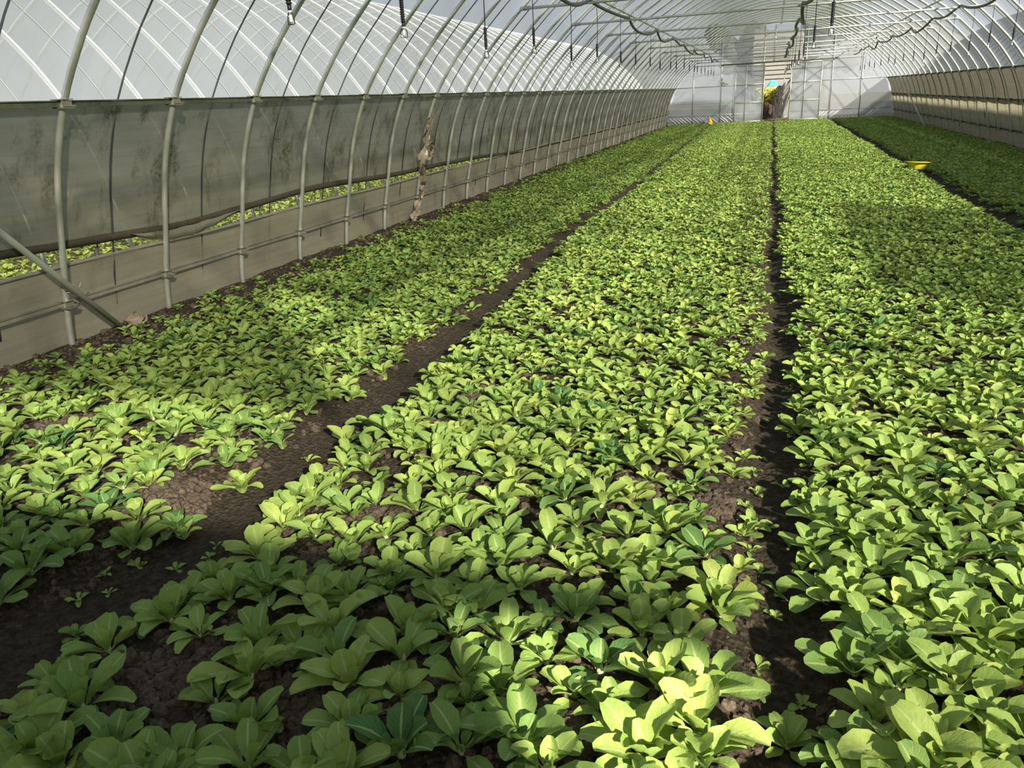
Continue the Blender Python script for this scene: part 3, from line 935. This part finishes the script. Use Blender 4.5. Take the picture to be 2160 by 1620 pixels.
# ------------------------------------------------------------------ leaves and plants
def leaf_mesh(name, L, W, e0, e1, cup, wave, seed, nu=4, nv=6, tip=1.0):
    """one spoon-shaped leaf, stalk at the origin, growing along +X; e0 / e1 = elevation at base and tip (radians)"""
    r = random.Random(seed)
    m = MB()
    # arc along the length
    pts = [(0.0, 0.0)]
    N = 24
    for i in range(N):
        t = (i + 0.5) / N
        e = e0 + (e1 - e0) * t ** 1.3
        pts.append((pts[-1][0] + math.cos(e) * L / N, pts[-1][1] + math.sin(e) * L / N))
    side = r.uniform(-0.05, 0.05)
    vt = [0.0, 0.22, 0.40, 0.58, 0.76, 0.91, 1.0] if nv == 6 else ([0.0, 0.30, 0.52, 0.75, 1.0] if nv == 4 else [i / nv for i in range(nv + 1)])
    uvs = []
    for v in vt:
        q = v * N
        i = min(int(q), N - 1)
        fx = q - i
        x = pts[i][0] + (pts[i + 1][0] - pts[i][0]) * fx
        z = pts[i][1] + (pts[i + 1][1] - pts[i][1]) * fx
        e = e0 + (e1 - e0) * v ** 1.3
        if v < 0.22:
            w = 0.075 + 0.03 * v
        else:
            s = (v - 0.16) / 0.84
            w = 0.08 + 0.92 * (math.sin(math.pi * min(1, s ** 1.25) * 0.93) ** 0.85) if v < 1 else 0.34 * tip
        w *= W * 0.5
        for k in range(nu + 1):
            u = k / nu * 2 - 1
            lift = cup * w * (u * u) * 1.1 + wave * W * 0.10 * u * u * math.sin(v * 9 + (2 if u > 0 else 0) + seed)
            m.v.append((x - math.sin(e) * lift, u * w + side * v * L + (0.02 * L * math.sin(seed) * v * v), z + math.cos(e) * lift))
            uvs.append((k / nu, v))
    n1 = nu + 1
    for i in range(len(vt) - 1):
        for k in range(nu):
            m.f.append((i * n1 + k, (i + 1) * n1 + k, (i + 1) * n1 + k + 1, i * n1 + k + 1))
    m.uvs = uvs
    me = m.mesh(name, M['leaf'])
    set_uv(me, uvs)
    return me, m


def set_uv(me, uvs):
    ul = me.uv_layers.new(name='UVMap')
    idx = np.empty(len(me.loops), dtype=np.int32)
    me.loops.foreach_get('vertex_index', idx)
    ul.data.foreach_set('uv', np.asarray(uvs, dtype=np.float32)[idx].ravel())


D = math.radians
LEAF_SPEC = [  # (kind, length, width, e0, e1, cup, wave)
    ('outer', 1.00, 0.46, D(34), D(-12), 0.35, 0.6), ('outer', 0.96, 0.43, D(28), D(2), 0.25, 0.8), ('outer', 1.04, 0.42, D(40), D(-22), 0.45, 0.4),
    ('mid', 0.98, 0.47, D(56), D(12), 0.45, 0.7), ('mid', 0.92, 0.50, D(50), D(28), 0.60, 0.5), ('mid', 1.02, 0.44, D(62), D(4), 0.40, 0.8),
    ('inner', 0.85, 0.52, D(74), D(48), 0.75, 0.5), ('inner', 0.80, 0.50, D(68), D(58), 0.85, 0.6), ('inner', 0.9, 0.48, D(78), D(34), 0.6, 0.6)]
LEAVES = {'outer': [], 'mid': [], 'inner': []}
LEAF_RAW = {6: {'outer': [], 'mid': [], 'inner': []}, 4: {'outer': [], 'mid': [], 'inner': []}}
for i, (kd, L, W, e0, e1, cup, wave) in enumerate(LEAF_SPEC):
    me, raw = leaf_mesh('leaf', L, W, e0, e1, cup, wave, i * 3 + 1)
    LEAVES[kd].append(me)
    LEAF_RAW[6][kd].append(raw)
    me2, raw2 = leaf_mesh('leaf_far', L, W * 1.06, e0, e1, cup, wave, i * 3 + 1, 2, 4, 1.7)
    bpy.data.meshes.remove(me2)
    LEAF_RAW[4][kd].append(raw2)
stem_mesh = MB().lathe([(0.0, -0.10), (0.06, -0.10), (0.075, 0.02), (0.05, 0.14), (0.0, 0.17)], n=8).mesh('stem', plain('pale_stalk', (0.40, 0.50, 0.24), 0.5))


def rosette(r, n=None):
    """list of (kind, variant, azimuth, scale, roll, tilt) for one plant of unit leaf length"""
    n = n or r.randint(8, 12)
    out = []
    a0 = r.uniform(0, 6.28)
    for i in range(n):
        q = i / (n - 1)
        kd = 'outer' if q < 0.45 else ('mid' if q < 0.78 else 'inner')
        sc = {'outer': r.uniform(0.72, 1.08), 'mid': r.uniform(0.72, 1.0), 'inner': r.uniform(0.42, 0.8)}[kd]
        out.append((kd, r.randrange(3), a0 + i * 2.399 + r.uniform(-0.3, 0.3), sc, r.uniform(-0.35, 0.35), r.uniform(-0.2, 0.2)))
    return out


# planting positions ------------------------------------------------
BARE = [(-1.30, 1.13, .10), (-1.94, 1.90, .09), (-2.89, 2.32, .08), (-0.94, 1.10, .08), (-0.36, 2.28, .05), (-1.154, 1.914, .06), (-1.178, 1.655, .06), (-0.33, 1.20, .05),
        (-1.17, 2.92, .04), (-1.30, 2.63, .045), (-0.11, 2.24, .04), (-1.52, 2.27, .05), (-0.48, 1.66, .03), (-3.2, 3.0, .07), (-2.6, 3.4, .05), (-0.62, 1.98, .04)]
def scatter(x0, x1, y0, y1, s, jit=0.33):
    nx, ny = int((x1 - x0) / s) + 1, int((y1 - y0) / (s * 0.87)) + 1
    gx, gy = np.meshgrid(np.arange(nx), np.arange(ny))
    X = x0 + (gx + 0.5 * (gy % 2)) * s + rng.uniform(-jit, jit, gx.shape) * s
    Y = y0 + gy * s * 0.87 + rng.uniform(-jit, jit, gx.shape) * s
    k = (X > x0) & (X < x1) & (Y > y0) & (Y < y1)
    return np.stack([X[k], Y[k]], 1)


SEG = [scatter(-4.0, 0.1, 0.35, 2.4, 0.135), scatter(-4.0, 0.1, 2.4, 5.0, 0.103), scatter(-4.0, 0.1, 5.0, 32.4, 0.088),
       scatter(0.1, 4.25, 0.35, 2.6, 0.108), scatter(0.1, 4.25, 2.6, 5.0, 0.100), scatter(0.1, 4.25, 5.0, 32.4, 0.088)]
PTS = np.concatenate(SEG)
X, Y = PTS[:, 0], PTS[:, 1]
rag = 1.0 + rng.normal(0, 0.22, len(X))          # ragged path edges
keep = (np.abs(X - path1(Y)) > w1(Y) * rag) & (np.abs(X - path2(Y)) > w2(Y) * rag) & (np.abs(X - path3(Y)) > w3(Y) * rag)
for bx, by, br in BARE:
    keep &= (X - bx) ** 2 + (Y - by) ** 2 > br * br
edge = np.interp(X, [-4.0, -3.75, -3.45], [0.0, 0.30, 1.0])
keep &= rng.uniform(0, 1, len(X)) < edge
keep &= (X < 4.18)
PTS = PTS[keep]
X, Y = PTS[:, 0], PTS[:, 1]
LEN = np.interp(Y, [1.0, 1.8, 3.0, 5.0, 9.0, 32], [0.122, 0.110, 0.090, 0.076, 0.070, 0.070]) * rng.uniform(0.78, 1.2, len(X))
LEN *= np.where((X > 0.1) & (Y < 3), 1.04, 1.0)
LEN *= np.where(X < -3.4, 0.8, 1.0)
near2 = (X < path2(Y)) & (X > path2(Y) - 0.28) & (Y > 1.75)
LEN *= np.where(near2, 0.78, 1.0)
TONE = np.clip(rng.normal(0.42, 0.14, len(X)), 0.05, 0.8)
TONE += np.where(rng.uniform(0, 1, len(X)) > 0.955, 0.40, 0.0)
TONE += np.where((X < -0.45) & (Y < 1.9), 0.14, 0.0)  # leaves darkened here, shade of this corner put into the tone
TONE = np.clip(TONE - np.where((X > -1.7) & (X < 0.1), 0.06, 0), 0, 1)
EXTRA = [(-1.784, 1.74, .085, .55), (-1.711, 1.229, .055, .6), (0.114, 1.334, .085, .4), (-0.79, 2.93, .13, .95), (-0.63, 2.86, .11, .95), (-0.1, 1.91, .11, .85)]
PTS = np.concatenate([PTS, np.array([(e[0], e[1]) for e in EXTRA])])
LEN = np.concatenate([LEN, [e[2] for e in EXTRA]])
TONE = np.concatenate([TONE, [e[3] for e in EXTRA]])
ZG = ground_z(PTS[:, 0], PTS[:, 1])

# how large each plant shows in the frame
Rm = np.array(CAM_ROT)
rel = np.stack([PTS[:, 0], PTS[:, 1], ZG + 0.04], 1) - np.array(CAM_POS)
cx, cyv, cz = rel @ Rm[:, 0], rel @ Rm[:, 1], -(rel @ Rm[:, 2])
czs = np.where(cz > 0.2, cz, 1e9)
pu, pv = 1080 + 1600 * cx / czs, 810 - 1600 * cyv / czs
size = LEN * 1600 / czs
vis = (cz > 0.2) & (pu > -0.3 * size) & (pu < 2160 + 0.3 * size) & (pv > 0) & (pv < 1620 + 0.15 * size)
order = np.argsort(-np.where(vis, size, 0))
ND = 300
near_ids = order[:ND]


def bed_of(x, y):
    return 'left' if x < path1(y) else ('middle' if x < path2(y) else ('right' if x < path3(y) else 'far right'))


ranks = {}
for i in sorted(near_ids, key=lambda i: -pv[i]):
    ranks.setdefault(bed_of(PTS[i, 0], PTS[i, 1]), []).append(i)
LABEL = {}
for bed, ids in ranks.items():
    # rows across the bed, from the camera outwards
    row, rows_ = [], []
    step = 0.15
    byrow = {}
    y_min = min(PTS[i, 1] for i in ids)
    for i in ids:
        byrow.setdefault(int((PTS[i, 1] - y_min) / step), []).append(i)
    for rn, rk in enumerate(sorted(byrow)):
        for cn, i in enumerate(sorted(byrow[rk], key=lambda i: PTS[i, 0])):
            tone = 'dark bluish-green' if TONE[i] > 0.78 else ('light green' if TONE[i] < 0.34 else 'mid-green')
            side = 'right' if bed == 'middle' else 'left'
            LABEL[i] = '%s leafy rosette, %s row of the %s bed, %s from the left' % (tone, nth(rn + 1), bed, nth(cn + 1))
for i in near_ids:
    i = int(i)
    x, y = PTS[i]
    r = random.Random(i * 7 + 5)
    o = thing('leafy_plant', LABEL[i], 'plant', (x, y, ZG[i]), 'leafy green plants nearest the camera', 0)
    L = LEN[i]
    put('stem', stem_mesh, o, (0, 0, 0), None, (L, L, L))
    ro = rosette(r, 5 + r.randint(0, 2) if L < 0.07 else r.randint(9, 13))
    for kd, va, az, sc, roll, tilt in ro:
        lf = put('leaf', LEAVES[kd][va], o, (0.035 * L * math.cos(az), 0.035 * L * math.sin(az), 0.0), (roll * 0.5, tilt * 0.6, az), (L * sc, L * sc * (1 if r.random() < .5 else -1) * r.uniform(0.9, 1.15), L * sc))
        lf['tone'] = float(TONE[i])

# all the other plants: one object, plants instanced on points
lib = bpy.data.collections.new('plant_library')
def plant_variant(idx, lod, seed):
    r = random.Random(seed)
    m = MB()
    uvs = []
    for kd, va, az, sc, roll, tilt in rosette(r, r.randint(8, 11) if lod == 6 else r.randint(7, 9)):
        raw = LEAF_RAW[lod][kd][va]
        mt = Matrix.Rotation(az, 4, 'Z') @ Matrix.Rotation(tilt * 0.6, 4, 'Y') @ Matrix.Rotation(roll * 0.5, 4, 'X') @ Matrix.Diagonal((sc, sc, sc, 1))
        b = len(m.v)
        for p in raw.v:
            m.v.append(tuple(mt @ Vector(p)))
        for f in raw.f:
            m.f.append(tuple(b + q for q in f))
        uvs += raw.uvs
    me = m.mesh('plant_%02d' % idx, M['leaf'])
    set_uv(me, uvs)
    o = bpy.data.objects.new('plant_%02d' % idx, me)
    lib.objects.link(o)
for i in range(12):
    plant_variant(i, 6, 100 + i)
for i in range(12, 24):
    plant_variant(i, 4, 200 + i)


def gn_scatter(name, pts, scale, rotz, tilt, idx, tone, coll, label):
    me = bpy.data.meshes.new(name)
    me.vertices.add(len(pts))
    me.vertices.foreach_set('co', np.asarray(pts, dtype=np.float32).ravel())
    for nm, ty, dat in (('scl', 'FLOAT', scale), ('tone', 'FLOAT', tone), ('idx', 'INT', idx)):
        a = me.attributes.new(nm, ty, 'POINT')
        a.data.foreach_set('value', np.asarray(dat, dtype=np.float32 if ty == 'FLOAT' else np.int32))
    a = me.attributes.new('rot', 'FLOAT_VECTOR', 'POINT')
    a.data.foreach_set('vector', np.stack([tilt[:, 0], tilt[:, 1], rotz], 1).astype(np.float32).ravel())
    o = put(name, me)
    tag(o, label, 'plants' if 'plant' in name or 'crop' in name else 'soil', None, 'stuff')
    g = bpy.data.node_groups.new(name + '_scatter', 'GeometryNodeTree')
    g.interface.new_socket('Geometry', in_out='INPUT', socket_type='NodeSocketGeometry')
    g.interface.new_socket('Geometry', in_out='OUTPUT', socket_type='NodeSocketGeometry')
    N = g.nodes.new
    gi, go = N('NodeGroupInput'), N('NodeGroupOutput')
    m2p = N('GeometryNodeMeshToPoints')
    ci = N('GeometryNodeCollectionInfo')
    ci.inputs['Collection'].default_value = coll
    ci.inputs['Separate Children'].default_value = True
    ci.inputs['Reset Children'].default_value = True
    iop = N('GeometryNodeInstanceOnPoints')
    iop.inputs['Pick Instance'].default_value = True
    def attr(nm, ty):
        a = N('GeometryNodeInputNamedAttribute')
        a.data_type = ty
        a.inputs['Name'].default_value = nm
        return a.outputs['Attribute']
    e2r = N('FunctionNodeEulerToRotation')
    lk = g.links.new
    lk(gi.outputs[0], m2p.inputs[0])
    lk(m2p.outputs[0], iop.inputs['Points'])
    lk(ci.outputs[0], iop.inputs['Instance'])
    lk(attr('idx', 'INT'), iop.inputs['Instance Index'])
    lk(attr('rot', 'FLOAT_VECTOR'), e2r.inputs[0])
    lk(e2r.outputs[0], iop.inputs['Rotation'])
    lk(attr('scl', 'FLOAT'), iop.inputs['Scale'])
    lk(iop.outputs[0], go.inputs[0])
    md = o.modifiers.new('scatter', 'NODES')
    md.node_group = g
    return o


rest = np.ones(len(PTS), bool)
rest[near_ids] = False
ids = np.where(rest)[0]
nr = len(ids)
far = PTS[ids, 1] > 5.5
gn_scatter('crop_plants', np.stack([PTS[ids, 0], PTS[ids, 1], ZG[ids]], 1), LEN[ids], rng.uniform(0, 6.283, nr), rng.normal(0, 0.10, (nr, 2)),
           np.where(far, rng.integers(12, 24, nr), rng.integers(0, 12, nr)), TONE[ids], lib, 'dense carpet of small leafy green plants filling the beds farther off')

# crop in the neighbouring tunnel, seen through the gap in the left wall
cp = scatter(-12.8, -5.25, 0.0, 22.0, 0.17)
cp = cp[(np.sin(cp[:, 0] * 3.4) > -0.35)]
n = len(cp)
gn_scatter('neighbour_crop', np.stack([cp[:, 0], cp[:, 1], np.full(n, -0.03)], 1), rng.uniform(0.07, 0.11, n), rng.uniform(0, 6.28, n), rng.normal(0, 0.15, (n, 2)),
           rng.integers(12, 24, n), np.clip(rng.normal(0.0, 0.12, n), 0, 1), lib, 'pale leafy crop rows outside, seen through the gap in the left wall')
# yellow-green bushes beyond the doorway
blib = bpy.data.collections.new('bush_library')
for i in range(4):
    me = lib.objects['plant_%02d' % (12 + i)].data.copy()
    me.materials.clear()
    me.materials.append(M['bush'])
    blib.objects.link(bpy.data.objects.new('bush_%d' % i, me))
n = 900
bp = np.stack([rng.uniform(-1.0, 1.2, n), rng.uniform(43.5, 46.5, n), rng.uniform(0.35, 1.15, n)], 1)
gn_scatter('bush_plants', bp, rng.uniform(0.10, 0.2, n), rng.uniform(0, 6.28, n), rng.normal(0, 0.5, (n, 2)), rng.integers(0, 4, n), np.zeros(n), blib,
           'sunlit yellow-green bushes beyond the far doorway')

# seedlings on the footpaths, each a small thing
SEED = [(0.05, 2.72), (0.02, 2.60), (0.12, 2.50), (0.03, 2.42), (0.00, 2.30), (0.06, 2.20), (0.13, 2.12), (0.02, 2.05), (0.05, 1.95), (0.10, 1.87), (0.16, 1.98), (0.03, 1.80), (0.09, 1.76), (0.13, 1.84),
        (0.05, 1.55), (0.04, 1.46), (0.15, 1.47), (0.19, 1.36), (-1.66, 1.56), (-1.62, 1.70), (-1.80, 1.55), (-1.84, 1.36), (-1.86, 1.48), (-1.79, 1.42), (-1.69, 2.35), (-1.58, 1.62), (-0.95, 1.20), (-0.40, 1.25),
        (-0.62, 1.12), (-0.68, 1.17), (0.16, 2.9), (0.05, 3.1), (0.15, 3.4), (-1.62, 2.75)]
for n_, (x, y) in enumerate(sorted(SEED, key=lambda s: s[1])):
    pth = 'the middle footpath' if abs(x - 0.1) < 0.2 else ('the left footpath' if x < -1.5 else 'bare soil in the middle bed')
    r = random.Random(900 + n_)
    same = [s for s in sorted(SEED, key=lambda s: s[1]) if ('m' if abs(s[0] - 0.1) < 0.2 else ('l' if s[0] < -1.5 else 'b')) == ('m' if abs(x - 0.1) < 0.2 else ('l' if x < -1.5 else 'b'))]
    o = thing('seedling', '%s tiny seedling from the camera on %s' % (nth(same.index((x, y)) + 1), pth), 'seedling', (x, y, float(ground_z(x, y))), 'tiny seedlings on bare soil')
    L = r.uniform(0.03, 0.055)
    for kd, va, az, sc, roll, tilt in rosette(r, r.randint(4, 7)):
        lf = put('leaf', LEAVES['outer' if kd == 'outer' else 'mid'][va], o, (0, 0, 0), (roll * 0.5, tilt, az), (L * sc,) * 3)
        lf['tone'] = r.uniform(0.25, 0.55)

# crumbs of soil
clib = bpy.data.collections.new('clod_library')
for i in range(5):
    r = random.Random(50 + i)
    m = MB()
    rows = []
    for a in range(5):
        th = math.pi * a / 4
        rows.append([(math.sin(th) * math.cos(b) * r.uniform(0.7, 1.25), math.sin(th) * math.sin(b) * r.uniform(0.7, 1.25), math.cos(th) * 0.8) for b in np.linspace(0, 2 * math.pi, 7)])
    for row in rows:
        row[-1] = row[0]
    o = bpy.data.objects.new('clod_%d' % i, m.grid(rows, flip=True).mesh('clod_%d' % i, M['clod'], False))
    clib.objects.link(o)
n = 15000
cx_ = rng.uniform(-4.0, 1.6, n)
cy_ = 0.9 + rng.exponential(1.6, n)
for bx, by, br in BARE[:12]:
    k = 520
    cx_ = np.concatenate([cx_, rng.normal(bx, br * 0.8, k)])
    cy_ = np.concatenate([cy_, rng.normal(by, br * 0.8, k)])
k = 2500
cx_ = np.concatenate([cx_, rng.uniform(-4.0, -3.4, k)])
cy_ = np.concatenate([cy_, rng.uniform(2.5, 12, k)])
ok = (np.abs(cx_ - path1(cy_)) > w1(cy_) * 0.75) & (np.abs(cx_ - path2(cy_)) > w2(cy_) * 0.7)
cx_, cy_ = cx_[ok], cy_[ok]
n = len(cx_)
gn_scatter('soil_crumbs', np.stack([cx_, cy_, ground_z(cx_, cy_)], 1), np.clip(rng.exponential(0.0062, n) + 0.003, 0, 0.026), rng.uniform(0, 6.28, n), rng.uniform(-1, 1, (n, 2)), rng.integers(0, 5, n), np.zeros(n), clib,
           'loose brown soil crumbs between the plants')
